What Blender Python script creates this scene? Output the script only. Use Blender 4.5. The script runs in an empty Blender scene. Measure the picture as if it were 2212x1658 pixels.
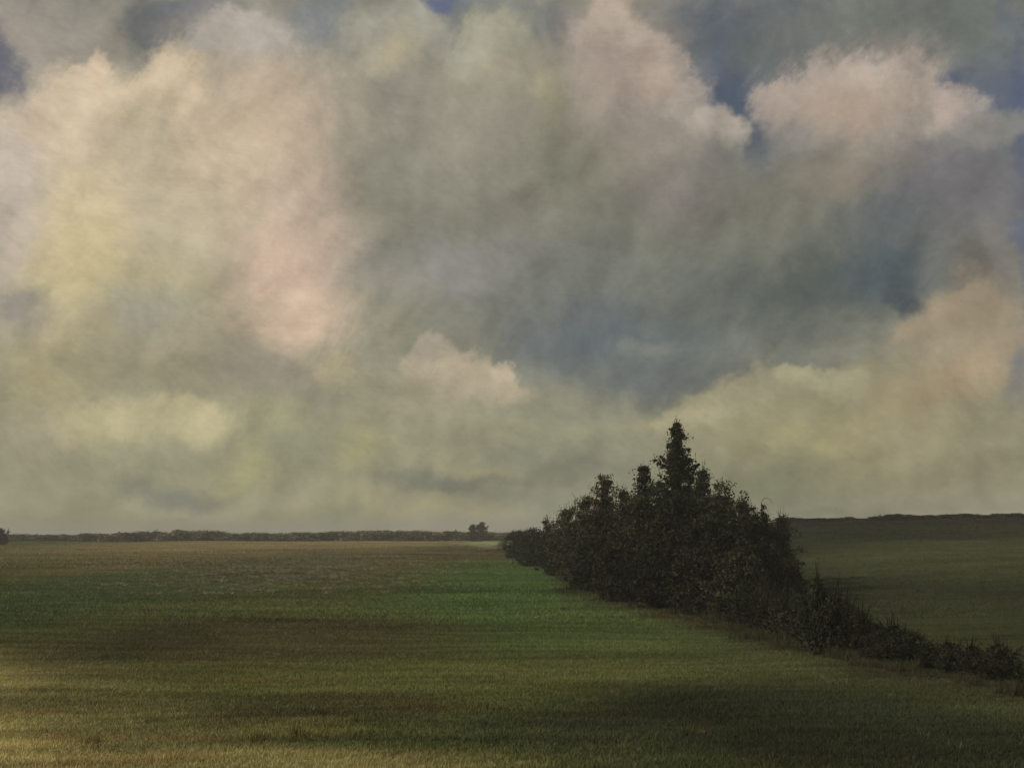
import bpy, math, random
import numpy as np
from mathutils import Vector

R = math.radians
scn = bpy.context.scene
rng = np.random.default_rng(7)
random.seed(7)

# ------------------------------------------------------------------ camera
EYE = 5.0
F = 2372.0                      # focal length in pixels of a 2212 px wide picture
PITCH = math.atan((1140 - 829) / F)
cam_data = bpy.data.cameras.new('camera')
cam_data.sensor_width = 36
cam_data.lens = 36 * F / 2212
cam_data.clip_start = 0.1
cam_data.clip_end = 20000
cam = bpy.data.objects.new('camera', cam_data)
cam.location = (0, 0, EYE)
cam.rotation_euler = (R(90) + PITCH, 0, 0)
scn.collection.objects.link(cam)
scn.camera = cam
scn.view_settings.view_transform = 'Standard'
scn.view_settings.look = 'None'
scn.view_settings.exposure = 0
scn.view_settings.gamma = 1
scn.view_settings.use_curve_mapping = False
scn.cycles.max_bounces = 4
scn.cycles.diffuse_bounces = 2
scn.cycles.glossy_bounces = 1
scn.cycles.transmission_bounces = 2
scn.cycles.transparent_max_bounces = 4


def ray(px, py):
    """pixel of the survey drawing -> (dx, dz) per metre of depth y"""
    xc = (px - 1106) / F
    yc = (829 - py) / F
    y = math.cos(PITCH) - yc * math.sin(PITCH)
    z = math.sin(PITCH) + yc * math.cos(PITCH)
    return xc / y, z / y


def lin(c):
    out = []
    for v in c:
        v = v / 255.0
        out.append(v / 12.92 if v <= 0.04045 else ((v + 0.055) / 1.055) ** 2.4)
    return (out[0], out[1], out[2], 1.0)


# ------------------------------------------------------------------ node helper
class NT:
    def __init__(self, tree):
        self.t = tree
        self.n = tree.nodes
        self.l = tree.links

    def node(self, kind, **kw):
        nd = self.n.new(kind)
        for k, v in kw.items():
            setattr(nd, k, v)
        return nd

    def put(self, sock, v):
        if v is None:
            return
        if isinstance(v, bpy.types.NodeSocket):
            self.l.new(v, sock)
        else:
            sock.default_value = v

    def math(self, op, a, b=None, c=None, clamp=False):
        nd = self.node('ShaderNodeMath', operation=op, use_clamp=clamp)
        self.put(nd.inputs[0], a)
        self.put(nd.inputs[1], b)
        self.put(nd.inputs[2], c)
        return nd.outputs[0]

    def vmath(self, op, a, b=None, c=None, scale=None):
        nd = self.node('ShaderNodeVectorMath', operation=op)
        self.put(nd.inputs[0], a)
        self.put(nd.inputs[1], b)
        self.put(nd.inputs[2], c)
        if scale is not None:
            self.put(nd.inputs[3], scale)
        return nd.outputs['Value'] if op in ('LENGTH', 'DOT_PRODUCT', 'DISTANCE') else nd.outputs[0]

    def sep(self, v):
        nd = self.node('ShaderNodeSeparateXYZ')
        self.put(nd.inputs[0], v)
        return nd.outputs

    def comb(self, x, y, z=0.0):
        nd = self.node('ShaderNodeCombineXYZ')
        for s, v in zip(nd.inputs, (x, y, z)):
            self.put(s, v)
        return nd.outputs[0]

    def mapr(self, v, a, b, c=0.0, d=1.0, interp='SMOOTHSTEP'):
        nd = self.node('ShaderNodeMapRange', interpolation_type=interp)
        for s, x in zip(nd.inputs[:5], (v, a, b, c, d)):
            self.put(s, x)
        return nd.outputs[0]

    def noise(self, v, scale, detail=4, rough=0.5, dist=0.0, color=False):
        nd = self.node('ShaderNodeTexNoise')
        self.put(nd.inputs['Vector'], v)
        nd.inputs['Scale'].default_value = scale
        nd.inputs['Detail'].default_value = detail
        nd.inputs['Roughness'].default_value = rough
        nd.inputs['Distortion'].default_value = dist
        return nd.outputs['Color'] if color else nd.outputs['Fac']

    def mapping(self, v, loc=(0, 0, 0), rot=(0, 0, 0), sc=(1, 1, 1), kind='TEXTURE'):
        nd = self.node('ShaderNodeMapping', vector_type=kind)
        self.put(nd.inputs['Vector'], v)
        if kind not in ('NORMAL',):
            nd.inputs['Location'].default_value = loc
        nd.inputs['Rotation'].default_value = rot
        nd.inputs['Scale'].default_value = sc
        return nd.outputs[0]

    def mix(self, f, a, b, blend='MIX'):
        nd = self.node('ShaderNodeMix', data_type='RGBA', blend_type=blend)
        self.put(nd.inputs[0], f)
        self.put(nd.inputs[6], a)
        self.put(nd.inputs[7], b)
        return nd.outputs[2]


# ------------------------------------------------------------------ world: cloudy evening sky
SUN_EL, SUN_AZ = 33.0, -106.0     # degrees; azimuth measured from +Y towards +X
world = bpy.data.worlds.new('World')
scn.world = world
world.use_nodes = True
W = NT(world.node_tree)
W.n.clear()
tc = W.node('ShaderNodeTexCoord')
D = W.vmath('NORMALIZE', tc.outputs['Generated'])
dx, dy, dz = W.sep(D)
az = W.math('MULTIPLY', W.math('ARCTAN2', dx, dy), 180 / math.pi)
el = W.math('MULTIPLY', W.math('ARCSINE', dz), 180 / math.pi)
P0 = W.comb(az, el, 0.0)
# billowing: the same direction field drives every cloud edge
n1 = W.noise(D, 5.0, 2, 0.5, color=True)
n2 = W.noise(W.mapping(D, rot=(.5, .3, .7)), 18.0, 6, 0.64, color=True)
half = (0.5, 0.5, 0.5)
w1 = W.vmath('MULTIPLY', W.vmath('SUBTRACT', n1, half), (3.4, 2.6, 0.0))
w2 = W.vmath('MULTIPLY', W.vmath('SUBTRACT', n2, half), (3.6, 3.2, 0.0))
P = W.vmath('ADD', W.vmath('ADD', P0, w1), w2)
edge = W.noise(W.mapping(D, rot=(0.3, R(35), 0.2), sc=(0.6, 1, 1.5)), 48.0, 5, 0.66)
edge = W.math('SUBTRACT', edge, 0.5)

DEG = 180 / math.pi / F


def to_ang(px, py):
    a, b = ray(px, py)
    v = Vector((a, 1, b)).normalized()
    return math.degrees(math.atan2(v.x, v.y)), math.degrees(math.asin(v.z))


def dab(prev, cx, cy, rx, ry, col, a=0.8, soft=0.8, rot=0.0, top=False, fray=0.6):
    A, E = to_ang(cx, cy)
    soft = min(1.25, soft * 1.3 + .1) if not top else soft
    q = W.mapping(P, loc=(A, E, 0), rot=(0, 0, R(rot)), sc=(rx * DEG * 1.12, ry * DEG * 1.12, 1))
    r = W.math('MULTIPLY_ADD', edge, fray, W.vmath('LENGTH', q))
    m = W.mapr(r, 1.0 + soft * 0.25, 1.0 - soft * 0.75, 0.0, a)
    if top:                                   # crisp lit head, base melting away
        m = W.math('MULTIPLY', m, W.mapr(W.sep(q)[1], -1.0, 0.3))
    return W.mix(m, prev, lin(col))


# cloud cover everywhere, then the masses that are in view
g0 = W.noise(D, 3.2, 3, 0.55, 0.4)
g1 = W.noise(W.vmath('MULTIPLY', D, (1, 1, 2.2)), 7.0, 5, 0.6, 0.3)
colr = W.mix(W.mapr(g0, 0.38, 0.62), lin((112, 116, 112)), lin((146, 140, 122)))
colr = W.mix(W.mapr(el, 22.0, 3.0, 0.0, 0.75), colr, lin((144, 143, 118)))
colr = W.mix(W.mapr(g1, 0.45, 0.7, 0.0, 0.35), colr, lin((170, 158, 134)))
DABS = [
    # broad tones
    (330, 430, 520, 360, (182, 168, 140), .92, 1.1),
    (420, 720, 480, 170, (152, 143, 116), .7, 1.1),
    (1130, 470, 360, 240, (136, 132, 114), .8, 1.1),
    (1750, 560, 560, 260, (110, 112, 101), .85, 1.1),
    (1650, 130, 380, 180, (102, 108, 112), .85, 1.0),
    (1000, 50, 420, 80, (112, 117, 118), .8, 1.0),
    (2080, 360, 220, 220, (104, 108, 114), .7, 1.0),
    (1150, 990, 1400, 150, (144, 143, 116), .75, 1.2),
    (1350, 740, 330, 120, (98, 105, 105), .9, 1.0),
    (1900, 950, 420, 150, (138, 131, 104), .7, 1.0),
    # left mass
    (30, 60, 150, 90, (150, 140, 128), .8, .9),
    (210, 120, 180, 90, (142, 136, 124), .7, .9),
    (350, 55, 85, 60, (96, 98, 96), .9, .5, 20),
    (430, 20, 120, 26, (104, 106, 110), .7, .8),
    (520, 90, 150, 60, (158, 150, 138), .8, .7),
    (2, 140, 34, 75, (84, 88, 98), .9, .6),
    (90, 215, 70, 30, (128, 124, 116), .8, .7),
    (150, 270, 160, 95, (206, 187, 158), .9, .7, 12, True),
    (215, 190, 32, 60, (206, 182, 152), .85, .6, 10, True),
    (370, 210, 60, 95, (198, 178, 146), .8, .6, -10, True),
    (300, 235, 60, 70, (176, 164, 130), .6, .8),
    (15, 430, 60, 220, (180, 168, 156), .75, 1.0),
    (590, 270, 190, 130, (184, 164, 140), .85, .9, -20),
    (470, 330, 130, 110, (190, 170, 142), .6, 1.0),
    (160, 520, 130, 160, (200, 182, 140), .8, 1.0),
    (380, 460, 150, 100, (172, 160, 134), .6, 1.0, -25),
    (250, 620, 190, 90, (172, 162, 120), .6, 1.0),
    (310, 655, 120, 60, (148, 144, 128), .8, .9),
    (640, 580, 140, 190, (196, 170, 148), .85, 1.1, -10),
    (650, 690, 100, 70, (202, 176, 150), .7, 1.0),
    (690, 430, 90, 110, (178, 160, 140), .6, 1.0),
    (50, 665, 55, 45, (136, 130, 120), .8, .6),
    (90, 800, 120, 90, (170, 160, 120), .6, 1.0),
    (330, 790, 220, 60, (140, 136, 112), .7, .9),
    (570, 800, 150, 60, (136, 132, 118), .7, .8, -15),
    # centre
    (720, 60, 120, 50, (116, 120, 122), .8, .8),
    (840, 100, 140, 90, (154, 150, 128), .85, .6, 0, True),
    (825, 130, 70, 50, (180, 168, 138), .8, .8),
    (960, 20, 60, 26, (92, 100, 128), .8, .7),
    (760, 300, 90, 130, (146, 138, 122), .7, .9),
    (860, 420, 130, 150, (138, 135, 118), .7, .9),
    (1000, 300, 150, 120, (154, 148, 130), .7, .9),
    (1090, 110, 110, 70, (164, 160, 132), .85, .7, 8, True),
    (1040, 150, 60, 36, (172, 166, 138), .6, .9),
    (1180, 200, 34, 40, (176, 168, 134), .6, 1.0),
    (1215, 225, 36, 60, (148, 144, 112), .5, 1.0),
    (1375, 200, 140, 190, (176, 160, 144), .9, .9, 14, True),
    (1350, 60, 66, 80, (186, 166, 146), .9, .55, 0, True),
    (1430, 150, 55, 50, (192, 170, 150), .7, .8, 20),
    (1400, 330, 160, 120, (156, 146, 131), .8, 1.1),
    (1240, 380, 140, 90, (130, 128, 108), .6, 1.0),
    (1480, 430, 110, 70, (132, 124, 118), .6, .9),
    (1585, 110, 90, 130, (90, 101, 115), .75, .9, 12),
    (1610, 240, 50, 120, (80, 90, 104), .9, .7, 6),
    (1640, 130, 70, 60, (100, 104, 102), .7, .8),
    (1570, 290, 45, 45, (150, 146, 130), .8, .6),
    (1000, 590, 220, 70, (140, 136, 130), .8, 1.0),
    (820, 620, 110, 60, (150, 144, 128), .6, 1.0),
    (1240, 600, 200, 70, (124, 126, 116), .7, 1.0),
    (1260, 720, 150, 70, (102, 107, 109), .5, 1.0),
    (1420, 745, 90, 22, (132, 134, 120), .5, 1.0),
    (1440, 815, 190, 44, (97, 102, 102), .7, .9),
    # right
    (1900, 55, 330, 70, (116, 118, 108), .8, .8),
    (2110, 70, 130, 90, (108, 114, 106), .7, .8),
    (1740, 225, 80, 60, (166, 148, 134), .85, .55, 20, True),
    (1880, 260, 215, 130, (170, 156, 140), .92, .7, -4, True),
    (1790, 190, 90, 50, (172, 154, 140), .8, .5, 10, True),
    (1830, 250, 90, 60, (184, 162, 140), .7, .9),
    (2040, 245, 46, 50, (194, 172, 156), .85, .45, -20, True),
    (1900, 200, 50, 26, (160, 142, 118), .5, .8),
    (2060, 170, 34, 28, (80, 90, 114), .7, .7),
    (2150, 220, 100, 90, (92, 102, 116), .8, .7),
    (2212, 420, 24, 420, (84, 94, 120), .6, 1.0),
    (2130, 310, 110, 30, (142, 138, 128), .8, .5, 12),
    (1800, 370, 140, 50, (146, 134, 116), .7, .9),
    (2060, 420, 150, 80, (124, 118, 118), .75, .9, -15),
    (1640, 430, 140, 90, (126, 122, 106), .6, 1.0),
    (1920, 470, 110, 80, (98, 103, 102), .75, .9),
    (1650, 620, 220, 80, (98, 103, 96), .75, .9),
    (1740, 590, 160, 60, (86, 92, 86), .7, .9),
    (1905, 590, 110, 70, (80, 90, 94), .85, .8),
    (1945, 640, 44, 26, (68, 76, 82), .8, .6),
    (2090, 590, 60, 90, (100, 94, 86), .8, .8),
    (2165, 600, 34, 110, (132, 126, 118), .7, .8),
    (2070, 740, 130, 130, (156, 142, 117), .85, .85, 0, True),
    (2110, 800, 100, 60, (172, 154, 127), .7, .9),
    (2212, 790, 24, 70, (92, 100, 122), .5, 1.0),
    (1980, 860, 150, 60, (148, 134, 106), .7, .9),
    # low clouds
    (940, 770, 50, 44, (168, 156, 136), .85, .6, 0, True),
    (1020, 850, 240, 80, (158, 153, 130), .75, 1.1),
    (1030, 825, 130, 56, (172, 161, 138), .8, .8, 0, True),
    (350, 1080, 460, 60, (162, 159, 126), .45, 1.1),
    (1098, 797, 44, 32, (206, 192, 168), .85, .8, 0, True),
    (720, 815, 70, 40, (168, 160, 130), .75, .7, 0, True),
    (860, 880, 160, 70, (150, 146, 122), .7, 1.0),
    (1200, 890, 170, 60, (134, 134, 114), .8, .9, 0, True),
    (1700, 875, 240, 84, (140, 136, 110), .9, .45, 13, True),
    (1720, 785, 60, 22, (156, 150, 122), .8, .5, 10, True),
    (1480, 895, 80, 22, (164, 156, 124), .85, .6, 8),
    (1750, 930, 150, 60, (146, 140, 104), .6, .9),
    (280, 915, 190, 70, (168, 162, 130), .85, .8, 4, True),
    (400, 885, 60, 44, (174, 168, 134), .7, .7, 0, True),
    (60, 950, 90, 80, (158, 150, 128), .6, 1.0),
    (540, 900, 120, 50, (152, 150, 120), .7, .9),
    (130, 1050, 170, 60, (142, 142, 118), .7, 1.0),
    (360, 1050, 120, 30, (118, 120, 110), .85, .8),
    (500, 1000, 60, 50, (162, 158, 118), .75, .8, -20),
    (620, 980, 90, 50, (134, 136, 112), .7, .9),
    (770, 980, 60, 70, (158, 154, 116), .7, .9),
    (1000, 950, 170, 40, (134, 132, 112), .7, .9),
    (980, 1050, 190, 24, (112, 115, 104), .8, .8),
    (1060, 1030, 120, 18, (148, 146, 116), .7, .8),
    (1250, 1000, 170, 60, (114, 117, 104), .8, .9),
    (1380, 960, 120, 40, (128, 128, 110), .6, .9),
    (900, 1105, 320, 30, (154, 151, 118), .8, .9),
    (1150, 1090, 140, 22, (122, 125, 112), .7, .8),
    (350, 1130, 500, 26, (132, 132, 98), .7, .9),
    (1650, 1040, 220, 70, (112, 115, 92), .75, .9),
    (2000, 1030, 220, 40, (126, 122, 100), .7, .9),
    (2000, 1090, 180, 26, (128, 126, 106), .7, .8),
    (1780, 1110, 120, 22, (104, 108, 84), .7, .8),
]
PUFFS = [
    ((186, 171, 155), 48, [(1695, 215), (1740, 172), (1800, 156), (1870, 158), (1940, 172), (2000, 198), (2048, 232), (2066, 268)]),
    ((186, 171, 155), 48, [(1312, 70), (1358, 38), (1405, 84), (1452, 135), (1500, 200), (1545, 262)]),
    ((166, 161, 142), 44, [(1005, 140), (1052, 98), (1112, 76), (1165, 100)]),
    ((158, 154, 140), 46, [(765, 100), (815, 62), (872, 52), (925, 90)]),
    ((198, 180, 152), 42, [(60, 252), (112, 222), (170, 184), (214, 158), (240, 220), (352, 166), (380, 210), (300, 232)]),
    ((168, 160, 148), 44, [(450, 90), (500, 62), (560, 80)]),
    ((174, 163, 142), 40, [(900, 775), (942, 752), (992, 785), (1048, 797), (1094, 790), (1118, 822)]),
    ((156, 152, 126), 44, [(1475, 892), (1540, 872), (1600, 842), (1660, 812), (1722, 790), (1786, 796), (1845, 822)]),
    ((176, 170, 136), 40, [(165, 895), (228, 882), (292, 896), (350, 872), (402, 866), (440, 892)]),
    ((164, 147, 121), 46, [(1985, 692), (2030, 652), (2092, 660), (2150, 690), (2182, 750)]),
]
random.seed(3)
for col, r, ps in PUFFS:
    for cx, cy in ps:
        k = random.uniform(.94, 1.05)
        DABS.append((cx, cy + 14, r * random.uniform(.9, 1.35), r * random.uniform(.8, 1.1),
                     tuple(v * k for v in col), .62, .6, random.uniform(-20, 20), True))
for i_d, d in enumerate(DABS):
    if i_d % 3 == 0:      # keeps the shader compiler working mass by mass
        P = W.vmath('MULTIPLY_ADD', colr, (1e-7, 1e-7, 1e-7), P)
    cx, cy, rx, ry, col, a, soft = d[:7]
    rot = d[7] if len(d) > 7 else 0
    if cx < 800 and cy < 780:
        col = tuple(v * 1.07 for v in col)
    elif cx > 1100 and cy < 720:
        col = tuple(v * .965 for v in col)
    elif cy > 780:
        col = (col[0] * 1.05, col[1] * 1.03, col[2])
    top = d[8] if len(d) > 8 else False
    colr = dab(colr, cx, cy, rx, ry, col, a, soft, rot, top, fray=0.55 if not top else 0.8)

# wispy grain of the cloud, two drifts crossing
fine1 = W.noise(W.mapping(D, rot=(0, R(38), 0), sc=(1.0, 1.0, .28)), 60, 4, 0.6)
fine2 = W.noise(W.mapping(D, rot=(0, R(2), 0), sc=(1.0, 1.0, .16)), 75, 4, 0.65)
gr = W.math('ADD', W.math('MULTIPLY', W.math('SUBTRACT', fine1, .5), .14),
            W.math('MULTIPLY', W.math('SUBTRACT', fine2, .5), .17))
blot = W.math('MULTIPLY', W.math('SUBTRACT', W.noise(D, 16, 5, .62, .5), .5), .5)
# billows catch the light on their upper left, sunward side
Dr = W.mapping(D, rot=(.6, .5, .4))
ra = W.noise(Dr, 11.0, 6, .62, .3)
rb = W.noise(W.mapping(W.vmath('ADD', D, (-.012, 0, .012)), rot=(.6, .5, .4)), 11.0, 6, .62, .3)
relief = W.math('MULTIPLY', W.math('SUBTRACT', ra, rb), 1.0)
gain = W.math('ADD', W.math('ADD', W.math('ADD', gr, blot), relief), 1.0)
# falling curtains of rain under the clouds
rain = W.noise(W.vmath('MULTIPLY', D, (1, 1, .12)), 34, 4, .6)
gain = W.math('ADD', gain, W.math('MULTIPLY', W.math('SUBTRACT', rain, .5), .16))
colr = W.vmath('MULTIPLY', W.vmath('SCALE', colr, scale=gain), (1.0, 1.005, 1.035))

sky = W.node('ShaderNodeTexSky', sky_type='NISHITA')
sky.sun_disc = False
sky.sun_elevation = R(SUN_EL)
sky.sun_rotation = R(SUN_AZ)
sky.air_density = 1.0
sky.dust_density = 2.0
bg_sky = W.node('ShaderNodeBackground')
W.put(bg_sky.inputs[0], sky.outputs[0])
bg_sky.inputs[1].default_value = 0.05
bg_cl = W.node('ShaderNodeBackground')
W.put(bg_cl.inputs[0], colr)
bg_cl.inputs[1].default_value = 1.0
mixs = W.node('ShaderNodeMixShader')
mixs.inputs[0].default_value = 0.97          # nearly closed cloud cover
W.l.new(bg_sky.outputs[0], mixs.inputs[1])
W.l.new(bg_cl.outputs[0], mixs.inputs[2])
wout = W.node('ShaderNodeOutputWorld')
W.l.new(mixs.outputs[0], wout.inputs[0])
world.cycles.sampling_method = 'MANUAL'
world.cycles.sample_map_resolution = 256

sun_data = bpy.data.lights.new('sun', 'SUN')
sun_data.energy = 2.2
sun_data.angle = R(10)
sun_data.color = (1.0, 0.93, 0.8)
sun = bpy.data.objects.new('sun', sun_data)
sd = Vector((math.sin(R(SUN_AZ)) * math.cos(R(SUN_EL)), math.cos(R(SUN_AZ)) * math.cos(R(SUN_EL)), math.sin(R(SUN_EL))))
sun.rotation_euler = sd.to_track_quat('Z', 'Y').to_euler()
sun.location = (-40, -20, 60)
scn.collection.objects.link(sun)


# ------------------------------------------------------------------ terrain
def S(a, b, v):
    t = np.clip((v - a) / (b - a), 0, 1)
    return t * t * (3 - 2 * t)


def height(x, y):
    x = np.asarray(x, float)
    y = np.asarray(y, float)
    z = (6.0 + 0.012 * np.clip(x - 54, -60, 200)) * S(55, 205, y) * S(6, 52, x)
    z = z - 0.012 * np.maximum(0, y - 215) * S(6, 80, x) - 0.008 * np.maximum(0, y - 430)
    z = z + 0.16 * np.sin(x * .11 + 1.3) * np.sin(y * .083) + 0.05 * np.sin(x * .41 + y * .23) * np.sin(y * .37 - x * .1)
    return z


def hz(x, y):
    return float(height(x, y))


def ground_at(px, py):
    a, b = ray(px, py)
    Y = np.exp(np.linspace(math.log(12), math.log(900), 4000))
    under = (EYE + b * Y) <= height(a * Y, Y)
    i = int(np.argmax(under)) if under.any() else len(Y) - 1
    return a * Y[i], Y[i]


def axis(lo, hi, fine_lo, fine_hi, step, grow=1.07):
    v = list(np.arange(fine_lo, fine_hi + step, step))
    s = step
    while v[-1] < hi:
        s *= grow
        v.append(v[-1] + s)
    s = step
    while v[0] > lo:
        s *= grow
        v.insert(0, v[0] - s)
    return np.array(v)


def mesh_from(name, verts, faces_n, nper, uniform=True):
    me = bpy.data.meshes.new(name)
    nv, nf = len(verts), len(faces_n)
    me.vertices.add(nv)
    me.vertices.foreach_set('co', np.asarray(verts, np.float32).ravel())
    me.loops.add(nf * nper)
    me.loops.foreach_set('vertex_index', np.asarray(faces_n, np.int32).ravel())
    me.polygons.add(nf)
    me.polygons.foreach_set('loop_start', np.arange(0, nf * nper, nper, dtype=np.int32))
    me.polygons.foreach_set('loop_total', np.full(nf, nper, np.int32))
    me.update(calc_edges=True)
    return me


def link(name, me, mat=None, parent=None):
    o = bpy.data.objects.new(name, me)
    scn.collection.objects.link(o)
    if mat is not None and not me.materials:
        me.materials.append(mat)
    if parent is not None:
        o.parent = parent
    return o


def new_mat(name):
    m = bpy.data.materials.new(name)
    m.use_nodes = True
    T = NT(m.node_tree)
    b = T.n['Principled BSDF']
    b.inputs['Roughness'].default_value = 0.9
    b.inputs['Specular IOR Level'].default_value = 0.1
    return m, T, b


# field colours: sward patches (fresh, dry, stubble); bright left and shaded right painted in
GAIN = 2.75      # painted value -> albedo


def alb(c, k=1.0):
    r, g, b, _ = lin(c)
    m = (r + g + b) / 3 * .08
    r, g, b = r * .92 + m, g * .92 + m, b * .92 + m * 1.3
    return (r * GAIN * k, g * GAIN * k, b * GAIN * k, 1)


def pbox(x0, x1, y0, y1):
    xa, ya = ground_at((x0 + x1) / 2, (y0 + y1) / 2)
    xl, _ = ground_at(x0, (y0 + y1) / 2)
    xr, _ = ground_at(x1, (y0 + y1) / 2)
    _, yn = ground_at((x0 + x1) / 2, y1)
    _, yf = ground_at((x0 + x1) / 2, y0)
    return (xl + xr) / 2, (yn + yf) / 2, abs(xr - xl) / 2, abs(yf - yn) / 2


FIELD = [
    # (px box) colour, strength
    (1500, 2300, 1130, 1440, (36, 39, 25), .92),  # right field: shade put into the grass colour
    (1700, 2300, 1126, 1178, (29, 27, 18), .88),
    (1720, 2100, 1240, 1350, (50, 52, 33), .5),
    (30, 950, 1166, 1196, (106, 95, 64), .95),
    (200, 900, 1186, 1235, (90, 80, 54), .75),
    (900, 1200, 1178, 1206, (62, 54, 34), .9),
    (1035, 1105, 1166, 1178, (118, 122, 92), .95),
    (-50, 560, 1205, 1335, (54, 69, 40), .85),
    (330, 1000, 1188, 1260, (72, 67, 42), .55),
    (860, 1440, 1212, 1350, (57, 75, 38), .9),
    (1150, 1500, 1300, 1400, (64, 74, 38), .6),
    (200, 950, 1335, 1425, (66, 60, 38), .7),
    (120, 420, 1360, 1440, (48, 48, 34), .6),
    (380, 1500, 1430, 1490, (80, 80, 42), .6),
    (1100, 1700, 1410, 1470, (70, 74, 42), .4),
    (450, 1000, 1495, 1560, (58, 54, 32), .7),
    (500, 760, 1562, 1602, (88, 86, 44), .6),
    (-200, 1000, 1636, 1700, (112, 104, 64), .8),
    (1250, 2300, 1485, 1670, (29, 32, 21), .92),  # lower right darkened in colour, painted shade
    (1000, 1500, 1540, 1620, (46, 50, 32), .7),
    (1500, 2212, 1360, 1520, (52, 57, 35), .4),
    (1230, 1440, 1252, 1306, (42, 40, 26), .8),
    (1400, 1640, 1300, 1356, (46, 38, 24), .8),
    (1580, 1860, 1340, 1412, (44, 38, 26), .8),
    (1820, 2260, 1398, 1500, (42, 38, 27), .7),
]


# the same in metres: centre, half-axes, turn
FIELD_M = [
    (72, 135, 56, 85, 0, (34, 37, 24), .92),  # painted shade across the right field
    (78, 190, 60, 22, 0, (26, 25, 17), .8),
    (58, 116, 34, 24, 0, (56, 60, 36), .8),
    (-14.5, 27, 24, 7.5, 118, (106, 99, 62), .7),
    (-20, 30, 26, 6.0, 118, (152, 143, 94), .9),  # dry grass, its colour also carrying the brighter light at left
]


def field_group():
    g = bpy.data.node_groups.new('field_colour', 'ShaderNodeTree')
    g.interface.new_socket('Color', in_out='OUTPUT', socket_type='NodeSocketColor')
    T = NT(g)
    out = T.node('NodeGroupOutput')
    geo = T.node('ShaderNodeNewGeometry')
    pos = T.vmath('MULTIPLY', geo.outputs['Position'], (1, 1, 0))
    x, y, _ = T.sep(pos)
    # wind and cultivation run across the slope: stretched along x
    wrp = T.noise(T.vmath('MULTIPLY', pos, (0.5, 1, 1)), 0.09, 4, 0.6, color=True)
    wrp = T.vmath('SUBTRACT', wrp, (.5, .5, .5))
    wy = T.math('MULTIPLY', y, 0.17)
    wv = T.comb(T.math('MULTIPLY', T.sep(wrp)[0], wy), T.math('MULTIPLY', T.sep(wrp)[1], wy), 0)
    q0 = T.vmath('ADD', pos, wv)
    c = lin((0, 0, 0))
    c = alb((64, 68, 36))
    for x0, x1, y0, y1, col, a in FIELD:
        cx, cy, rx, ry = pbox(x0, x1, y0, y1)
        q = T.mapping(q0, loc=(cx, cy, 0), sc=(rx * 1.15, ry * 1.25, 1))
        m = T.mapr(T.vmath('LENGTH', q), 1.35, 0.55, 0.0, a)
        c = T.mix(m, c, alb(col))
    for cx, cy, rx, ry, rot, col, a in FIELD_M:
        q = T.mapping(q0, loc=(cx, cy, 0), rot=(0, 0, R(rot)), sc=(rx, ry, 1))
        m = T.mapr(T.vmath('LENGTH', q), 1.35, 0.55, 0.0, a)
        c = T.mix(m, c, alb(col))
    s1 = T.noise(T.vmath('MULTIPLY', pos, (0.13, 1.0, 1)), 0.9, 5, 0.65)
    s2 = T.noise(T.vmath('MULTIPLY', pos, (0.35, 1.0, 1)), 5.0, 4, 0.6)
    s3 = T.noise(T.vmath('MULTIPLY', pos, (0.2, 0.6, 1)), 0.16, 4, 0.6)
    k = T.math('ADD', T.mapr(s1, .25, .75, -.42, .42, 'LINEAR'), T.mapr(s2, .25, .75, -.3, .3, 'LINEAR'))
    k = T.math('ADD', k, T.mapr(s3, .3, .7, -.28, .28, 'LINEAR'))
    c = T.vmath('SCALE', c, scale=T.math('ADD', k, 1.0))
    hue = T.noise(T.vmath('MULTIPLY', pos, (0.3, 1.0, 1)), 0.5, 4, 0.6)
    c2 = T.vmath('MULTIPLY', c, (1.16, .97, .92))
    c = T.mix(T.mapr(hue, .5, .72, 0, .8), c, c2)
    T.l.new(c, out.inputs[0])
    return g


FG = field_group()
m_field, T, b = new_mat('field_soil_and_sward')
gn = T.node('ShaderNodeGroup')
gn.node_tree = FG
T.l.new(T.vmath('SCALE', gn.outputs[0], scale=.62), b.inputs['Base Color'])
geo = T.node('ShaderNodeNewGeometry')
bn = T.noise(T.vmath('MULTIPLY', geo.outputs['Position'], (.6, 1, 1)), 2.5, 6, 0.7)
bump = T.node('ShaderNodeBump')
bump.inputs['Strength'].default_value = 0.6
bump.inputs['Distance'].default_value = 0.12
T.l.new(bn, bump.inputs['Height'])
T.l.new(bump.outputs[0], b.inputs['Normal'])

xs = axis(-2600, 2600, -30, 30, 0.8, 1.06)
ys = axis(-200, 2600, 10, 110, 0.8, 1.05)
X, Y = np.meshgrid(xs, ys)
Z = height(X, Y)
verts = np.stack([X.ravel(), Y.ravel(), Z.ravel()], 1)
nx, ny = len(xs), len(ys)
xs_w, ys_w = float(xs[-1] - xs[0]), float(ys[-1] - ys[0])
xm, ym = float(xs[-1] + xs[0]) / 2, float(ys[-1] + ys[0]) / 2
ii = (np.arange(ny - 1)[:, None] * nx + np.arange(nx - 1)[None, :]).ravel()
faces = np.stack([ii, ii + 1, ii + nx + 1, ii + nx], 1)
me = mesh_from('field', verts, faces, 4)
me.polygons.foreach_set('use_smooth', np.ones(len(faces), bool))
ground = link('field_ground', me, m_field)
ground['kind'] = 'structure'
ground['label'] = 'rolling pasture of green and dry brown grass'

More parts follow.
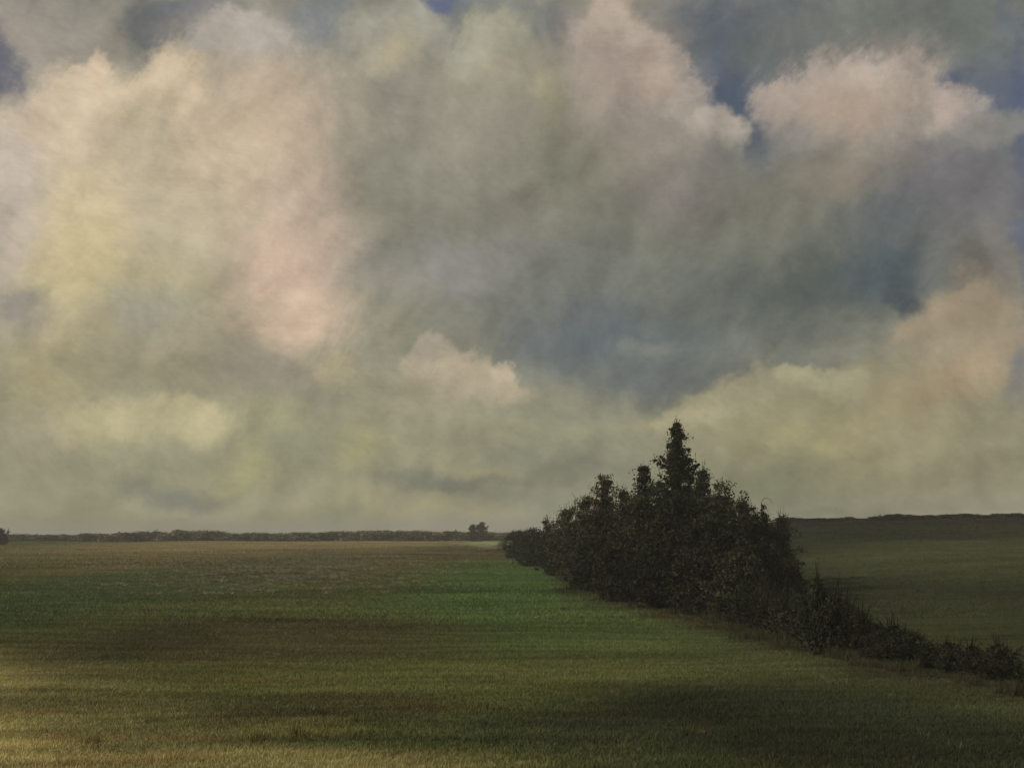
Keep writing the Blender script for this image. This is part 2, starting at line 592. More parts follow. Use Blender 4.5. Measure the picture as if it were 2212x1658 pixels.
# ------------------------------------------------------------------ grass sward (stuff)
m_grass, T, b = new_mat('grass_blades')
gn = T.node('ShaderNodeGroup')
gn.node_tree = FG
at = T.node('ShaderNodeAttribute', attribute_name='tone')
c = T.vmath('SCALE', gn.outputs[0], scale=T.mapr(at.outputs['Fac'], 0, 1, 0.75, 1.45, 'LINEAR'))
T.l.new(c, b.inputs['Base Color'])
m_straw, T, b = new_mat('dry_straw')
at = T.node('ShaderNodeAttribute', attribute_name='tone')
T.l.new(T.mix(at.outputs['Fac'], (0.2, 0.175, 0.11, 1), (0.42, 0.38, 0.26, 1)), b.inputs['Base Color'])


def set_tone(me, t):
    a = me.attributes.new('tone', 'FLOAT', 'POINT')
    a.data.foreach_set('value', np.asarray(t, np.float32))


def blades(name, n, size, hmin, hmax, w, lean, mat, clump=None):
    base = rng.uniform(-size / 2, size / 2, (n, 2))
    if clump:
        cc = rng.uniform(-size / 2, size / 2, (clump, 2))
        base = cc[rng.integers(0, clump, n)] + rng.normal(0, .05, (n, 2))
    h = rng.uniform(hmin, hmax, n)
    ang = rng.uniform(0, 2 * math.pi, n)
    la = rng.normal(0, lean, (n, 2)) * h[:, None]
    d = np.stack([np.cos(ang), np.sin(ang)], 1) * (w / 2)
    z0 = np.zeros((n, 1)) - .01
    a = np.hstack([base - d, z0])
    b_ = np.hstack([base + d, z0])
    t = np.hstack([base + la, h[:, None]])
    v = np.stack([a, b_, t], 1).reshape(-1, 3)
    f = np.arange(n * 3).reshape(-1, 3)
    me = mesh_from(name, v, f, 3)
    set_tone(me, np.repeat(rng.uniform(0, 1, n), 3))
    me.materials.append(mat)
    return me


def scatter_points(ymin, ymax, spacing, margin=3.0, mask=None):
    pts = []
    y = ymin
    while y < ymax:
        hw = y * 0.49 + margin
        for x in np.arange(-hw, hw, spacing):
            px_, py_ = x + random.uniform(-.2, .2) * spacing, y + random.uniform(-.2, .2) * spacing
            if mask is None or mask(px_, py_):
                pts.append((px_, py_, hz(px_, py_)))
        y += spacing
    return pts


def instancer(name, label, pts, tuft_mesh, smin=.8, smax=1.2):
    """one mass of grass: the tuft repeated over points that lie on the ground"""
    g = bpy.data.node_groups.new(name + '_spread', 'GeometryNodeTree')
    g.interface.new_socket('Geometry', in_out='INPUT', socket_type='NodeSocketGeometry')
    g.interface.new_socket('Geometry', in_out='OUTPUT', socket_type='NodeSocketGeometry')
    gi = g.nodes.new('NodeGroupInput')
    go = g.nodes.new('NodeGroupOutput')
    sp = g.nodes.new('GeometryNodeSeparateGeometry')   # points vs the tuft itself
    sp.domain = 'POINT'
    na = g.nodes.new('GeometryNodeInputNamedAttribute')
    na.data_type = 'FLOAT'
    na.inputs['Name'].default_value = 'is_tuft'
    g.links.new(gi.outputs[0], sp.inputs[0])
    cmp_ = g.nodes.new('FunctionNodeCompare')
    cmp_.data_type = 'FLOAT'
    cmp_.operation = 'GREATER_THAN'
    cmp_.inputs[1].default_value = .5
    g.links.new(na.outputs[0], cmp_.inputs[0])
    g.links.new(cmp_.outputs[0], sp.inputs['Selection'])
    ip = g.nodes.new('GeometryNodeInstanceOnPoints')
    g.links.new(sp.outputs['Inverted'], ip.inputs['Points'])
    g.links.new(sp.outputs['Selection'], ip.inputs['Instance'])
    rv = g.nodes.new('FunctionNodeRandomValue')
    rv.data_type = 'FLOAT_VECTOR'
    rv.inputs[0].default_value = (0, 0, 0)
    rv.inputs[1].default_value = (0, 0, 6.283)
    g.links.new(rv.outputs[0], ip.inputs['Rotation'])
    rs = g.nodes.new('FunctionNodeRandomValue')
    rs.data_type = 'FLOAT'
    rs.inputs[2].default_value = smin
    rs.inputs[3].default_value = smax
    g.links.new(rs.outputs[1], ip.inputs['Scale'])
    g.links.new(ip.outputs[0], go.inputs[0])
    # merge tuft + points in one mesh
    tv = np.empty(len(tuft_mesh.vertices) * 3, np.float32)
    tuft_mesh.vertices.foreach_get('co', tv)
    tv = tv.reshape(-1, 3)
    tone = np.empty(len(tv), np.float32)
    tuft_mesh.attributes['tone'].data.foreach_get('value', tone)
    n = len(tv)
    allv = np.vstack([tv, np.array(pts, np.float32)])
    me = mesh_from(name, allv, np.arange(n).reshape(-1, 3), 3)
    set_tone(me, np.concatenate([tone, np.zeros(len(pts))]))
    a = me.attributes.new('is_tuft', 'FLOAT', 'POINT')
    a.data.foreach_set('value', np.concatenate([np.ones(n), np.zeros(len(pts))]).astype(np.float32))
    me.materials.append(tuft_mesh.materials[0])
    o = link(name, me)
    md = o.modifiers.new('spread', 'NODES')
    md.node_group = g
    o['kind'] = 'stuff'
    o['category'] = 'grass'
    o['label'] = label
    return o


near = blades('near_sward', 1500, 1.8, .03, .11, .016, .5, m_grass)
instancer('grass', 'short rough grass covering the near field', scatter_points(14, 62, 1.1), near)
far = blades('far_sward', 900, 3.6, .05, .16, .035, .5, m_grass)
instancer('meadow_grass', 'rough grass covering the middle of the fields', scatter_points(58, 150, 2.5), far, .8, 1.2)
far2 = blades('distant_sward', 1300, 9, .08, .26, .1, .5, m_grass)
instancer('distant_grass', 'grass of the far fields up to the skyline hedges', scatter_points(146, 440, 6.3, 8), far2, .8, 1.2)


def straw_mask(x, y):
    u = 1106 + x / y * F
    v = 1140 + 5 / y * F
    w = max(math.exp(-((u - 640) / 260) ** 2 - ((v - 1235) / 50) ** 2),
            .9 * math.exp(-((u - 620) / 240) ** 2 - ((v - 1385) / 45) ** 2))
    if y < 85:
        w = 0
    return random.random() < w * .8


straw = blades('straw_tuft', 60, .7, .1, .24, .05, 1.6, m_straw, clump=5)
instancer('stubble', 'pale straw stubble flecking the brown part of the field',
          scatter_points(36, 250, 1.7, mask=straw_mask), straw, .6, 1.5)
flecks = blades('dry_stalk_tuft', 22, .7, .08, .24, .012, .5, m_straw, clump=4)
instancer('dry_grass_stalks', 'thin dry stalks standing in the near grass',
          scatter_points(18, 60, 1.3, mask=lambda x, y: random.random() < (.4 if x < -2 - .1 * y else .04)), flecks, .6, 1.3)


# ------------------------------------------------------------------ trees and bushes
def leaf_mat(name, dark, mid, light, accent=None, acc=0.12):
    m, T, b = new_mat(name)
    at = T.node('ShaderNodeAttribute', attribute_name='tone')
    cl = T.node('ShaderNodeAttribute', attribute_name='clump')
    c = T.mix(T.mapr(cl.outputs['Fac'], .15, .85), dark, mid)
    c = T.mix(T.mapr(at.outputs['Fac'], .6, 1.0, 0, .8), c, light)
    if accent:
        c = T.mix(T.mapr(cl.outputs['Fac'], 1 - acc - .04, 1 - acc + .04, 0, .85), c, accent)
    oi = T.node('ShaderNodeObjectInfo')
    c = T.vmath('SCALE', c, scale=T.mapr(oi.outputs['Random'], 0, 1, .7, 1.35, 'LINEAR'))
    T.l.new(c, b.inputs['Base Color'])
    b.inputs['Roughness'].default_value = .75
    return m


m_dark = leaf_mat('dark_evergreen', (.013, .017, .010, 1), (.028, .034, .019, 1), (.055, .06, .032, 1))
m_olive = leaf_mat('olive_leaves', (.018, .021, .012, 1), (.046, .050, .025, 1), (.09, .09, .045, 1), (.075, .06, .032, 1), .12)
m_russet = leaf_mat('russet_leaves', (.036, .028, .017, 1), (.09, .062, .036, 1), (.14, .1, .058, 1))
m_yellow = leaf_mat('yellowing_leaves', (.028, .03, .016, 1), (.08, .076, .038, 1), (.15, .135, .07, 1), (.1, .078, .04, 1), .2)
m_bramble = leaf_mat('bramble_leaves', (.015, .017, .011, 1), (.036, .037, .021, 1), (.07, .066, .036, 1), (.058, .048, .026, 1), .12)
m_far = leaf_mat('far_hedge_leaves', (.13, .115, .07, 1), (.22, .185, .115, 1), (.3, .25, .16, 1), (.2, .155, .1, 1), .35)

m_bark, T, b = new_mat('bark')
geo = T.node('ShaderNodeNewGeometry')
nb = T.noise(T.vmath('MULTIPLY', geo.outputs['Position'], (1, 1, .2)), 14, 4, .6)
T.l.new(T.mix(nb, (.018, .015, .011, 1), (.06, .05, .038, 1)), b.inputs['Base Color'])


def tube(path, radii, sides=6):
    path = np.asarray(path, float)
    n = len(path)
    vs, fs = [], []
    for i in range(n):
        d = path[min(i + 1, n - 1)] - path[max(i - 1, 0)]
        d /= (np.linalg.norm(d) + 1e-9)
        up = np.array([0, 0, 1.0]) if abs(d[2]) < .9 else np.array([1.0, 0, 0])
        s = np.cross(d, up)
        s /= np.linalg.norm(s)
        t = np.cross(s, d)
        for k in range(sides):
            a = 2 * math.pi * k / sides
            vs.append(path[i] + radii[i] * (math.cos(a) * s + math.sin(a) * t))
    for i in range(n - 1):
        for k in range(sides):
            a0 = i * sides + k
            a1 = i * sides + (k + 1) % sides
            fs.append((a0, a1, a1 + sides, a0 + sides))
    return vs, fs


def limb_path(p0, p1, bend=.15, n=5):
    p0, p1 = np.asarray(p0, float), np.asarray(p1, float)
    L = np.linalg.norm(p1 - p0)
    off = rng.normal(0, bend * L * .5, 3)
    off[2] = -abs(off[2]) * .4
    ts = np.linspace(0, 1, n)
    return [p0 * (1 - t) + p1 * t + off * math.sin(math.pi * t) for t in ts]


def wood_mesh(name, H, r0, tips, low=.15):
    vs, fs = [], []

    def add(v, f):
        o = len(vs)
        vs.extend(v)
        fs.extend([tuple(i + o for i in q) for q in f])
    lean = rng.normal(0, .03 * H, 2)
    tp = [np.array([0, 0, -.2]), np.array([lean[0] * .2, lean[1] * .2, H * .3]),
          np.array([lean[0] * .7, lean[1] * .7, H * .62]), np.array([lean[0], lean[1], H * .93])]
    v, f = tube(tp, [r0 * 1.3, r0 * .8, r0 * .45, r0 * .12], 8)
    add(v, f)
    for t in tips:
        zt = min(max(t[2] * random.uniform(.45, .8), H * low), H * .88)
        k = zt / H
        st = np.array([lean[0] * k, lean[1] * k, zt])
        rr = r0 * (1 - k) * .5 + .01
        v, f = tube(limb_path(st, t), [rr, rr * .75, rr * .5, rr * .3, rr * .1], 4)
        add(v, f)
    me = bpy.data.meshes.new(name)
    me.from_pydata([tuple(p) for p in vs], [], fs)
    return me


def crown_mesh(name, H, prof, Rx, Ry, n_clump, per, leaf, spread, mat, z0=.06, twigs=0, surf=.6, twig_len=.5, branchy=0.0):
    """leaves gathered in clumps inside a profile: prof(t) = relative half-width at height t (0..1)"""
    cs = []
    while len(cs) < n_clump:
        t = z0 + (1 - z0) * rng.random() ** .85
        rr = prof(t)
        if rng.random() > rr + .12:
            continue
        a = rng.uniform(0, 2 * math.pi)
        rad = (rng.random() ** (1 - surf * .6)) * rr
        lump = 1 + .22 * math.sin(3 * a + 9 * t) + .14 * math.sin(5 * a - 14 * t + 1)
        cs.append((math.cos(a) * rad * Rx * lump, math.sin(a) * rad * Ry * lump, t * H))
    small = np.ones(n_clump)
    if branchy:
        # replace the upper part by real boughs: clumps strung along rising branches, sky between them
        keep = [i for i, c_ in enumerate(cs) if c_[2] < branchy * H or rng.random() < .55]
        cs2 = [cs[i] for i in keep]
        sm = [1.0] * len(keep)
        while len(cs2) < n_clump:
            t1 = branchy + (1 - branchy) * rng.random() ** 1.25
            a = rng.uniform(0, 2 * math.pi)
            L = max(prof(t1), .03) * rng.uniform(.4, 1.3)
            rise = rng.uniform(.25, .8) * L * Rx
            cs2.append((rng.normal(0, .04), rng.normal(0, .04), t1 * H))
            sm.append(.55)
            cs2.append((rng.normal(0, .1) * Rx * prof(t1), rng.normal(0, .1) * Ry, (t1 - .03) * H))
            sm.append(.75)
            for fr in (.12, .4, .68, .9, 1.05):
                cs2.append((math.cos(a) * L * Rx * fr, math.sin(a) * L * Ry * fr, t1 * H - rise * (1.05 - fr) + rng.normal(0, .05)))
                sm.append(1.05 - .6 * fr)
        cs = cs2[:n_clump]
        small = np.array(sm[:n_clump])
    cs = np.array(cs)
    n = n_clump * per
    idx = np.repeat(np.arange(n_clump), per)
    csz = (rng.uniform(.5, 1.35, n_clump) * small)[idx][:, None]
    flat = np.array([1, 1, .7])
    pos = cs[idx] + rng.normal(0, spread, (n, 3)) * csz * flat
    pos[:, 2] = np.maximum(pos[:, 2], .03)
    sz = leaf * rng.uniform(.6, 1.5, n)
    u = rng.normal(0, 1, (n, 3))
    u /= np.linalg.norm(u, axis=1)[:, None]
    w = rng.normal(0, 1, (n, 3))
    w = np.cross(u, w)
    w /= np.linalg.norm(w, axis=1)[:, None]
    u = u * sz[:, None]
    w = w * sz[:, None] * .5
    v = np.stack([pos - u, pos + w * .9, pos + u, pos - w * .9], 1).reshape(-1, 3)
    tone = np.repeat(rng.random(n), 4)
    cl = np.repeat(rng.random(n_clump)[idx], 4)
    if twigs:
        k = rng.integers(0, n_clump, twigs)
        b0 = cs[k]
        out = b0 - np.array([0, 0, H * .35])
        out /= np.linalg.norm(out, axis=1)[:, None]
        dr = out * .8 + np.array([0, 0, .9]) + rng.normal(0, .35, (twigs, 3))
        dr /= np.linalg.norm(dr, axis=1)[:, None]
        L = twig_len * rng.uniform(.4, 1.5, twigs)
        side = np.cross(dr, rng.normal(0, 1, (twigs, 3)))
        side /= np.linalg.norm(side, axis=1)[:, None]
        wd = .014 + .006 * leaf / .1
        tip = b0 + dr * L[:, None]
        q = np.stack([b0 - side * wd, b0 + side * wd, tip + side * wd * .3, tip - side * wd * .3], 1).reshape(-1, 3)
        # a few leaves along each twig
        m = twigs * 5
        kk = np.repeat(np.arange(twigs), 5)
        tt = rng.uniform(.3, 1.0, m)[:, None]
        lp = b0[kk] + dr[kk] * L[kk][:, None] * tt + rng.normal(0, .03, (m, 3))
        u2 = rng.normal(0, 1, (m, 3))
        u2 /= np.linalg.norm(u2, axis=1)[:, None]
        w2 = np.cross(u2, rng.normal(0, 1, (m, 3)))
        w2 /= np.linalg.norm(w2, axis=1)[:, None]
        s2 = leaf * .6
        q2 = np.stack([lp - u2 * s2, lp + w2 * s2 * .5, lp + u2 * s2, lp - w2 * s2 * .5], 1).reshape(-1, 3)
        v = np.vstack([v, q, q2])
        tone = np.concatenate([tone, np.repeat(rng.random(twigs) * .6, 4), np.repeat(rng.random(m), 4)])
        cl = np.concatenate([cl, np.zeros(twigs * 4) + .2, np.repeat(rng.random(m), 4)])
    f = np.arange(len(v)).reshape(-1, 4)
    me = mesh_from(name, v, f, 4)
    set_tone(me, tone)
    a = me.attributes.new('clump', 'FLOAT', 'POINT')
    a.data.foreach_set('value', cl.astype(np.float32))
    me.materials.append(mat)
    return me, cs


def prof_round(t):
    return math.sqrt(max(0, 1 - ((t - .48) / .54) ** 2))


def prof_dome(t):
    return math.sqrt(max(0, 1 - (max(0, t - .25) / .78) ** 2)) * (.75 + .25 * min(1, t / .25))


def prof_cone(t):
    return max(.05, (1 - t) ** .8) * (0.7 + .3 * min(1, t / .2))


def prof_spire(t):
    # broad skirt, shoulders, then a narrow ragged column and a thin tip
    pts = [(0, .8), (.2, 1.0), (.4, .85), (.55, .68), (.62, .54), (.66, .38), (.84, .36), (.88, .20), (.94, .12), (1.0, .03)]
    for (a, b_), (c, d) in zip(pts, pts[1:]):
        if t <= c:
            return b_ + (d - b_) * (t - a) / (c - a)
    return .02


def prof_peak(t):
    pts = [(0, .9), (.35, 1.0), (.6, .75), (.75, .42), (.88, .22), (1, .05)]
    for (a, b_), (c, d) in zip(pts, pts[1:]):
        if t <= c:
            return b_ + (d - b_) * (t - a) / (c - a)
    return .03


def place(px, Yd):
    a, _ = ray(px, 1140)
    x = a * Yd
    return x, Yd, hz(x, Yd)


def plant(name, label, cat, px, Yd, top_py, half_px, prof, mat, n_clump, per, leaf, spread, group=None,
          twigs=0, r0=.14, z0=.06, surf=.6, depth=1.0, twig_len=.5, limbs=9, branchy=0.0):
    x, y, z = place(px, Yd)
    H = EYE + ray(px, top_py)[1] * Yd - z
    Rx = half_px / F * Yd
    e = bpy.data.objects.new(name, None)
    e.empty_display_size = .5
    scn.collection.objects.link(e)
    e.location = (x, y, z)
    e['label'] = label
    e['category'] = cat
    if group:
        e['group'] = group
    me, cs = crown_mesh('crown', H, prof, Rx, Rx * depth, n_clump, per, leaf, spread, mat, z0, twigs, surf, twig_len, branchy)
    link('crown', me, None, e)
    tips = cs[rng.integers(0, len(cs), limbs)]
    top = cs[np.argmax(cs[:, 2])]
    wd = wood_mesh('trunk', H, r0, list(tips) + [top])
    link('trunk', wd, m_bark, e)
    return e


G = 'trees of the dark copse in the middle of the hedgerow'
plant('fir_tree', 'tallest tree of the copse, dark evergreen with narrow ragged spire above broad shoulders', 'tree',
      1466, 84, 916, 100, prof_spire, m_dark, 900, 46, .10, .20, twigs=480, r0=.22, depth=.9, twig_len=.7, limbs=40, branchy=.6)
COPSE = [
    # px, depth, top, half, profile, material, clumps, label
    (1392, 88, 1006, 60, prof_peak, m_dark, 340, 'dark pointed tree just left of the tall spired evergreen', .5),
    (1306, 92, 1028, 40, prof_round, m_russet, 210, 'round russet brown tree crown left of the pointed dark tree', .2),
    (1262, 98, 1074, 40, prof_dome, m_yellow, 190, 'thin feathery tree with upright twigs just left of the russet crown', 1.0),
    (1222, 108, 1104, 40, prof_dome, m_yellow, 170, 'low feathery yellow brown tree on the left slope of the copse', 1.0),
    (1186, 122, 1124, 36, prof_dome, m_olive, 150, 'small olive tree near the left end of the copse', .9),
    (1520, 82, 1018, 58, prof_peak, m_dark, 290, 'dark shouldered tree just right of the tall spired evergreen', .5),
    (1566, 87, 1042, 56, prof_dome, m_yellow, 230, 'yellowing feathery tree on the right slope of the copse', .8),
    (1606, 92, 1082, 46, prof_dome, m_olive, 210, 'olive tree lower down the right slope of the copse', .6),
    (1690, 98, 1118, 44, prof_dome, m_olive, 90, 'thin low tree at the right end of the copse', .9),
    (1348, 86, 1062, 44, prof_peak, m_olive, 230, 'olive tree between the russet crown and the pointed dark tree', .8),
    (1432, 80, 1046, 44, prof_dome, m_dark, 240, 'dark rounded tree at the left foot of the spired evergreen', .4),
]
for px, Yd, top, half_, pr, mt, nc, lb, tw in COPSE:
    plant('copse_tree', lb, 'tree', px, Yd, top, half_, pr, mt, nc, 44, .10, .24, G,
          twigs=int(260 * tw), r0=.12, twig_len=.45 + .35 * tw, limbs=22, branchy=.5)

# wispy tree with an arching branch, right of the copse
e = plant('wispy_tree', 'sparse wispy tree with a curled arching branch against the sky right of the copse', 'tree',
          1652, 88, 1090, 26, prof_peak, m_dark, 120, 38, .08, .16, twigs=40, r0=.09, limbs=8)
arc = []
for k in range(9):
    a = math.pi * (1.05 - 1.0 * k / 8)
    arc.append(np.array([.2 + .42 * math.cos(a), 0, 3.0 + .5 * math.sin(a) - (0 if k else .9)]))
xs_ = tube(arc, [.03 - .0028 * k for k in range(9)], 5)
Htree = EYE + ray(1645, 1072)[1] * 88 - e.location.z
mb = bpy.data.meshes.new('arching_branch')
mb.from_pydata([(p[0], p[1], p[2] - 3.0 + Htree - .62) for p in xs_[0]], [], xs_[1])
link('arching_branch', mb, m_bark, e)

BUSH = [
    (1150, 146, 1143, 42, m_dark, 'dark low bush at the far left tip of the copse'),
    (1118, 180, 1149, 34, m_olive, 'small olive bush beyond the left tip of the copse'),
    (1240, 104, 1130, 56, m_olive, 'olive bush in front of the feathery trees at the left of the copse'),
    (1302, 90, 1104, 60, m_bramble, 'dark brown bush under the russet tree crown'),
    (1380, 81, 1070, 68, m_olive, 'olive bush in front of the pointed dark tree'),
    (1462, 75, 1075, 78, m_bramble, 'wide dark bush in front of the spired evergreen'),
    (1545, 74, 1072, 74, m_olive, 'wide olive bush in front of the shouldered tree'),
    (1612, 79, 1112, 62, m_bramble, 'dark bush at the right front of the copse'),
    (1664, 86, 1146, 46, m_dark, 'almost black bush at the right edge of the copse'),
    (1690, 78, 1212, 36, m_olive, 'low spreading bush reaching into the right field'),
    (1340, 76, 1180, 56, m_bramble, 'low dark bush at the left front foot of the copse'),
    (1420, 71, 1180, 62, m_bramble, 'low dark bush at the centre front foot of the copse'),
    (1510, 67, 1190, 66, m_bramble, 'low brown bush at the right front foot of the copse'),
    (1590, 64, 1200, 62, m_bramble, 'brown bush where the copse narrows into the hedge'),
    (1270, 88, 1175, 40, m_dark, 'dark bush overhanging the bright green grass'),
    (1210, 118, 1154, 44, m_bramble, 'brown bush at the left foot of the copse'),
]
for px, Yd, top, half_, mt, lb in BUSH:
    plant('bush', lb, 'bush', px, Yd, top, half_, prof_dome, mt, 250, 46, .11, .26, 'bushes round the foot of the copse',
          twigs=110, r0=.07, z0=.0, twig_len=.5, limbs=6)

# ------------------------------------------------------------------ hedge running to the lower right
HL = [(1205, 1212), (1255, 1250), (1330, 1275), (1420, 1298), (1510, 1318), (1600, 1345), (1700, 1376), (1800, 1402), (1950, 1438),
      (2100, 1462), (2212, 1484), (2330, 1505)]
HP = [ground_at(*p) for p in HL]
kinds = []
for mt, tw in ((m_bramble, 60), (m_dark, 40), (m_olive, 60), (m_bramble, 100)):
    me, cs = crown_mesh('crown', 1.0, prof_dome, .68, .68, 110, 40, .042, .085, mt, 0, int(tw * 1.8), .3, .34, .55)
    wd = wood_mesh('stem', 1.0, .035, list(cs[rng.integers(0, len(cs), 9)]), .05)
    kinds.append((me, wd))


def hedge_bush(name, label, cat, x, y, hgt, wid, kind, group):
    me, wd = kinds[kind]
    e = bpy.data.objects.new(name, None)
    e.empty_display_size = .3
    scn.collection.objects.link(e)
    e.location = (x, y, hz(x, y) - .02)
    e.rotation_euler = (0, 0, random.uniform(0, 6.28))
    e.scale = (wid, wid, hgt)
    e['label'] = label
    e['category'] = cat
    if group:
        e['group'] = group
    link('crown', me, None, e)
    link('stem', wd, m_bark, e)
    return e


pts = []
for (a, b_), (c, d) in zip(HP, HP[1:]):
    L = math.hypot(c - a, d - b_)
    n = max(1, int(L / (.018 * (b_ + d) / 2 + .15)))
    for k in range(n):
        pts.append((a + (c - a) * k / n, b_ + (d - b_) * k / n))


m_verge, T, b = new_mat('long_verge_grass')
at = T.node('ShaderNodeAttribute', attribute_name='tone')
T.l.new(T.mix(at.outputs['Fac'], (0.035, 0.036, 0.018, 1), (0.095, 0.08, 0.042, 1)), b.inputs['Base Color'])
vt = blades('verge_tuft', 150, .8, .12, .5, .022, .35, m_verge, clump=9)
vp = []
for (a, b_), (c, d) in zip(HP, HP[1:]):
    L = math.hypot(c - a, d - b_)
    for k in range(int(L * 5)):
        t = random.random()
        off = -.3 - abs(random.gauss(0, .9)) if random.random() < .75 else 1.6 + abs(random.gauss(0, .6))
        x, y = a + (c - a) * t + off, b_ + (d - b_) * t
        vp.append((x, y, hz(x, y)))
instancer('verge_grass', 'long brown grass along the foot of the dark hedge', vp, vt, .45, 1.15)


def hedge_h(px):
    tab = [(1200, 1.6), (1500, 2.4), (1700, 2.0), (1780, 1.7), (1850, 1.35), (1950, 1.15), (2100, 1.0), (2212, 1.0), (2400, 1.0)]
    for (a, b_), (c, d) in zip(tab, tab[1:]):
        if px <= c:
            return b_ + (d - b_) * max(0, px - a) / (c - a)
    return 1.2


for i, (x, y) in enumerate(pts):
    px = 1106 + x / y * F
    seg = 'beside the foot of the copse' if px < 1600 else ('just below the copse' if px < 1760 else (
        'in the middle of the lower hedge' if px < 1960 else 'near the right edge of the picture'))
    for row in (0, 1):
        hh = hedge_h(px) * random.uniform(.65, 1.02) * (1 if row else .7)
        wid = min(hh * random.uniform(.85, 1.5), 1.3) * max(1, y / 55)
        kd = random.choice((0, 0, 1, 2, 3))
        hedge_bush('hedge_bush', ('rear ' if row else 'front ') + ('brown', 'nearly black', 'olive', 'twiggy brown')[kd] + ' bush of the dark hedge ' + seg, 'bush',
                   x + (.95 if row else 0.1) + random.uniform(-.3, .3), y + random.uniform(-.4, .4) + (.4 if row else 0), hh,
                   wid, kd, 'bushes of the dark hedge running down to the right')
x, y, _ = place(1752, 46)
hedge_bush('hedge_bush', 'tallest black bush standing up out of the hedge right of the copse', 'bush', x + .2, y, 2.75, 1.3, 1, None)
x, y, _ = place(1790, 45)
hedge_bush('hedge_bush', 'open bush with curved twigs right of the tallest hedge bush', 'bush', x, y, 2.2, 1.2, 3, None)

# ------------------------------------------------------------------ far hedges on the skyline
def far_bush(px, Yd, h, w, kind, label, group, name='far_bush', cat='bush'):
    me, _ = far_kinds[kind]
    x, y, z = place(px, Yd)
    o = link(name, me)
    o.location = (x, y, z - .05)
    o.rotation_euler = (0, 0, random.uniform(0, 6.28))
    o.scale = (w, w, h)
    o['label'] = label
    o['category'] = cat
    if group:
        o['group'] = group
    return o


far_kinds = []
for mt in (m_far, m_far, m_olive, m_russet, m_dark):
    far_kinds.append(crown_mesh('far_crown', 1.0, prof_dome, .6, .6, 80, 26, .075, .09, mt, 0, 30, .5, .2))

px = -60.0
while px < 1120:
    t = (px + 60) / 1180
    Yd = 405 + 20 * t + random.uniform(-3, 3)
    topp = 1154 - 6 * t + 2 * math.sin(px * .013) + random.uniform(-2, 2)
    if 380 < px < 480:
        topp -= 3
    base = hz(ray(px, 1140)[0] * Yd, Yd)
    h = max(1.2, EYE + ray(px, topp)[1] * Yd - base)
    w = random.uniform(4.5, 8)
    kd = random.choice((0, 0, 1, 1, 1, 3))
    far_bush(px, Yd, h, w, kd, ('pale olive', 'pale olive', 'dark olive', 'russet')[kd] + ' bush in the long far hedge, ' + ('towards the left edge' if px < 300 else 'in its middle stretch' if px < 750 else 'where it nears the pair of skyline trees'),
             'bushes of the far hedge along the left horizon')
    px += w * .42 / Yd * F
for px, tp, w, lb in ((2, 1143, 4.2, 'taller dark bush of the far hedge at the left edge'),):
    x, y, z = place(px, 330)
    far_bush(px, 330, EYE + ray(px, tp)[1] * 330 - z, w, 4, lb, None)
for px, tp, k, w, lb in ((1021, 1134, 4, 3.0, 'small dark tree on the far skyline, left one of a pair'),
                         (1040, 1129, 3, 4.6, 'small rounded brown tree on the far skyline, right one of a pair')):
    plant('skyline_tree', lb, 'tree', px, 398, tp, w / 2 / 398 * F, prof_round, (m_dark if k == 4 else m_russet), 110, 30, .24, .3,
          'pair of small trees on the far skyline', twigs=0, r0=.15, z0=.12, limbs=6)

# low hedge on the crest of the right field
px = 1700.0
while px < 2300:
    Yd = 206 + random.uniform(-3, 3)
    w = random.uniform(2.5, 4.5)
    far_bush(px, Yd, random.uniform(.8, 1.2) + (.4 if 1912 < px < 1955 else 0), w, kd_ := random.choice((2, 4, 4)),
             ('olive' if kd_ == 2 else 'near black') + ' low bush on the crest of the right field, ' + ('next to the copse' if px < 1860 else 'half way along' if px < 2040 else 'towards the right edge'), 'bushes along the crest of the right field')
    px += w * .5 / Yd * F
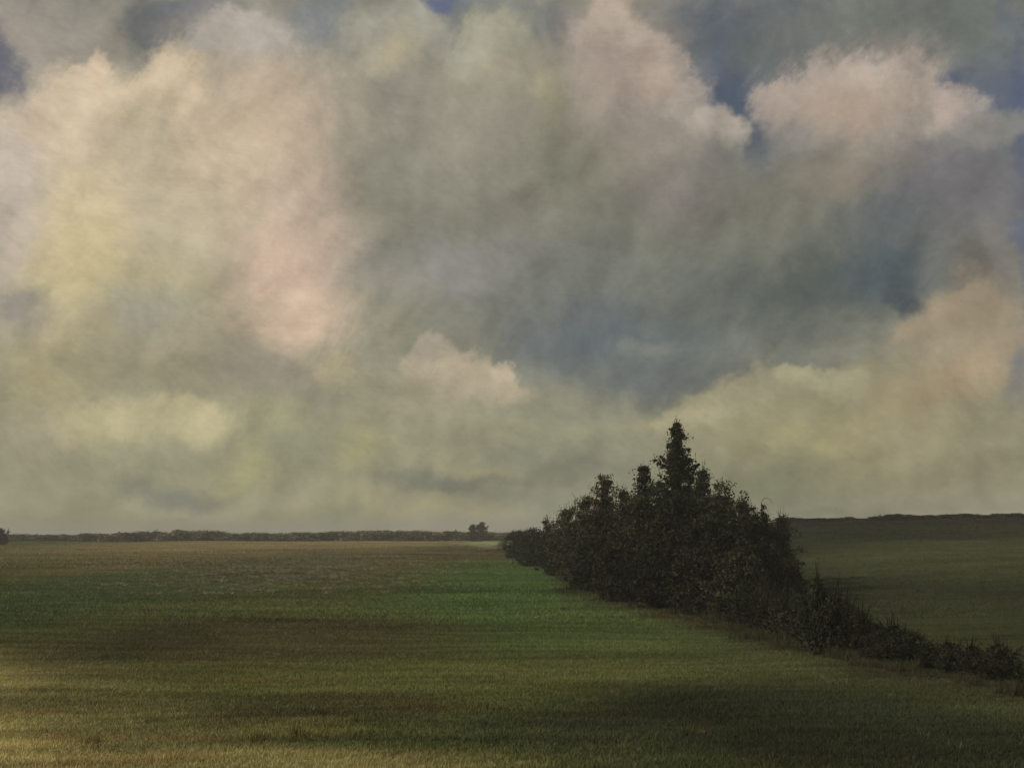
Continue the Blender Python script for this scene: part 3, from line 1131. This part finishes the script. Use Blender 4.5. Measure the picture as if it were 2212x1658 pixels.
# rough verge bushes and the pale stone by the far fields
me = bpy.data.meshes.new('field_stone')
import bmesh
bm = bmesh.new()
bmesh.ops.create_icosphere(bm, subdivisions=3, radius=.42)
for v in bm.verts:
    n = v.co.normalized()
    v.co *= 1 + .12 * math.sin(n.x * 5 + 1) * math.cos(n.y * 6) + .08 * math.sin(n.z * 9)
    v.co.z *= .75
bm.to_mesh(me)
bm.free()
m_stone, T, b = new_mat('pale_stone')
geo = T.node('ShaderNodeNewGeometry')
T.l.new(T.mix(T.noise(geo.outputs['Position'], 6, 4), (.32, .31, .26, 1), (.6, .58, .5, 1)), b.inputs['Base Color'])
x, y = ground_at(1122, 1182)
st = link('field_stone', me, m_stone)
st.location = (x, y, hz(x, y) + .22)
st['label'] = 'small pale stone in the far field left of the copse'
st['category'] = 'stone'

# grass tussocks in the near field
tk = []
for _ in range(3):
    tk.append(blades('tussock_blades', 120, .3, .14, .42, .016, .4, m_grass))
TUS = [(690, 1545), (705, 1572), (640, 1590), (560, 1600), (195, 1605), (770, 1560), (330, 1560), (1040, 1605), (1480, 1590)]
TW = ['farther one of the close pair left of centre', 'nearer one of the close pair left of centre', 'just left of the close pair',
      'left of centre near the bottom edge', 'leftmost of them all, in the straw coloured grass', 'just right of the close pair',
      'between the leftmost tussock and the close pair', 'below the centre of the picture', 'in the grass with painted shade right of centre']
for i, (px, py) in enumerate(TUS):
    x, y = ground_at(px, py)
    o = link('grass_tussock', tk[i % 3])
    o.location = (x, y, hz(x, y))
    o.scale = (random.uniform(.8, 1.3),) * 3
    o['label'] = 'small grass tussock in the near field, ' + TW[i]
    o['category'] = 'grass'
    o['group'] = 'tussocks in the near grass'

# ------------------------------------------------------------------ thin evening haze over the fields
bm = bmesh.new()
bmesh.ops.create_cube(bm, size=1)
me = bpy.data.meshes.new('haze')
bm.to_mesh(me)
bm.free()
m_haze = bpy.data.materials.new('haze')
m_haze.use_nodes = True
T = NT(m_haze.node_tree)
T.n.clear()
vol = T.node('ShaderNodeVolumePrincipled')
vol.inputs['Color'].default_value = (.93, .92, .86, 1)
vol.inputs['Density'].default_value = 0.0005
T.l.new(vol.outputs[0], T.node('ShaderNodeOutputMaterial').inputs['Volume'])
hz_o = link('haze', me, m_haze)
z_lo = float(Z.min()) - 1.0
hz_o.scale = (xs_w + 20, ys_w + 20, 16 - z_lo)
hz_o.location = (xm, ym, (16 + z_lo) / 2)
hz_o['kind'] = 'stuff'
hz_o['label'] = 'thin pale evening haze lying over the fields'
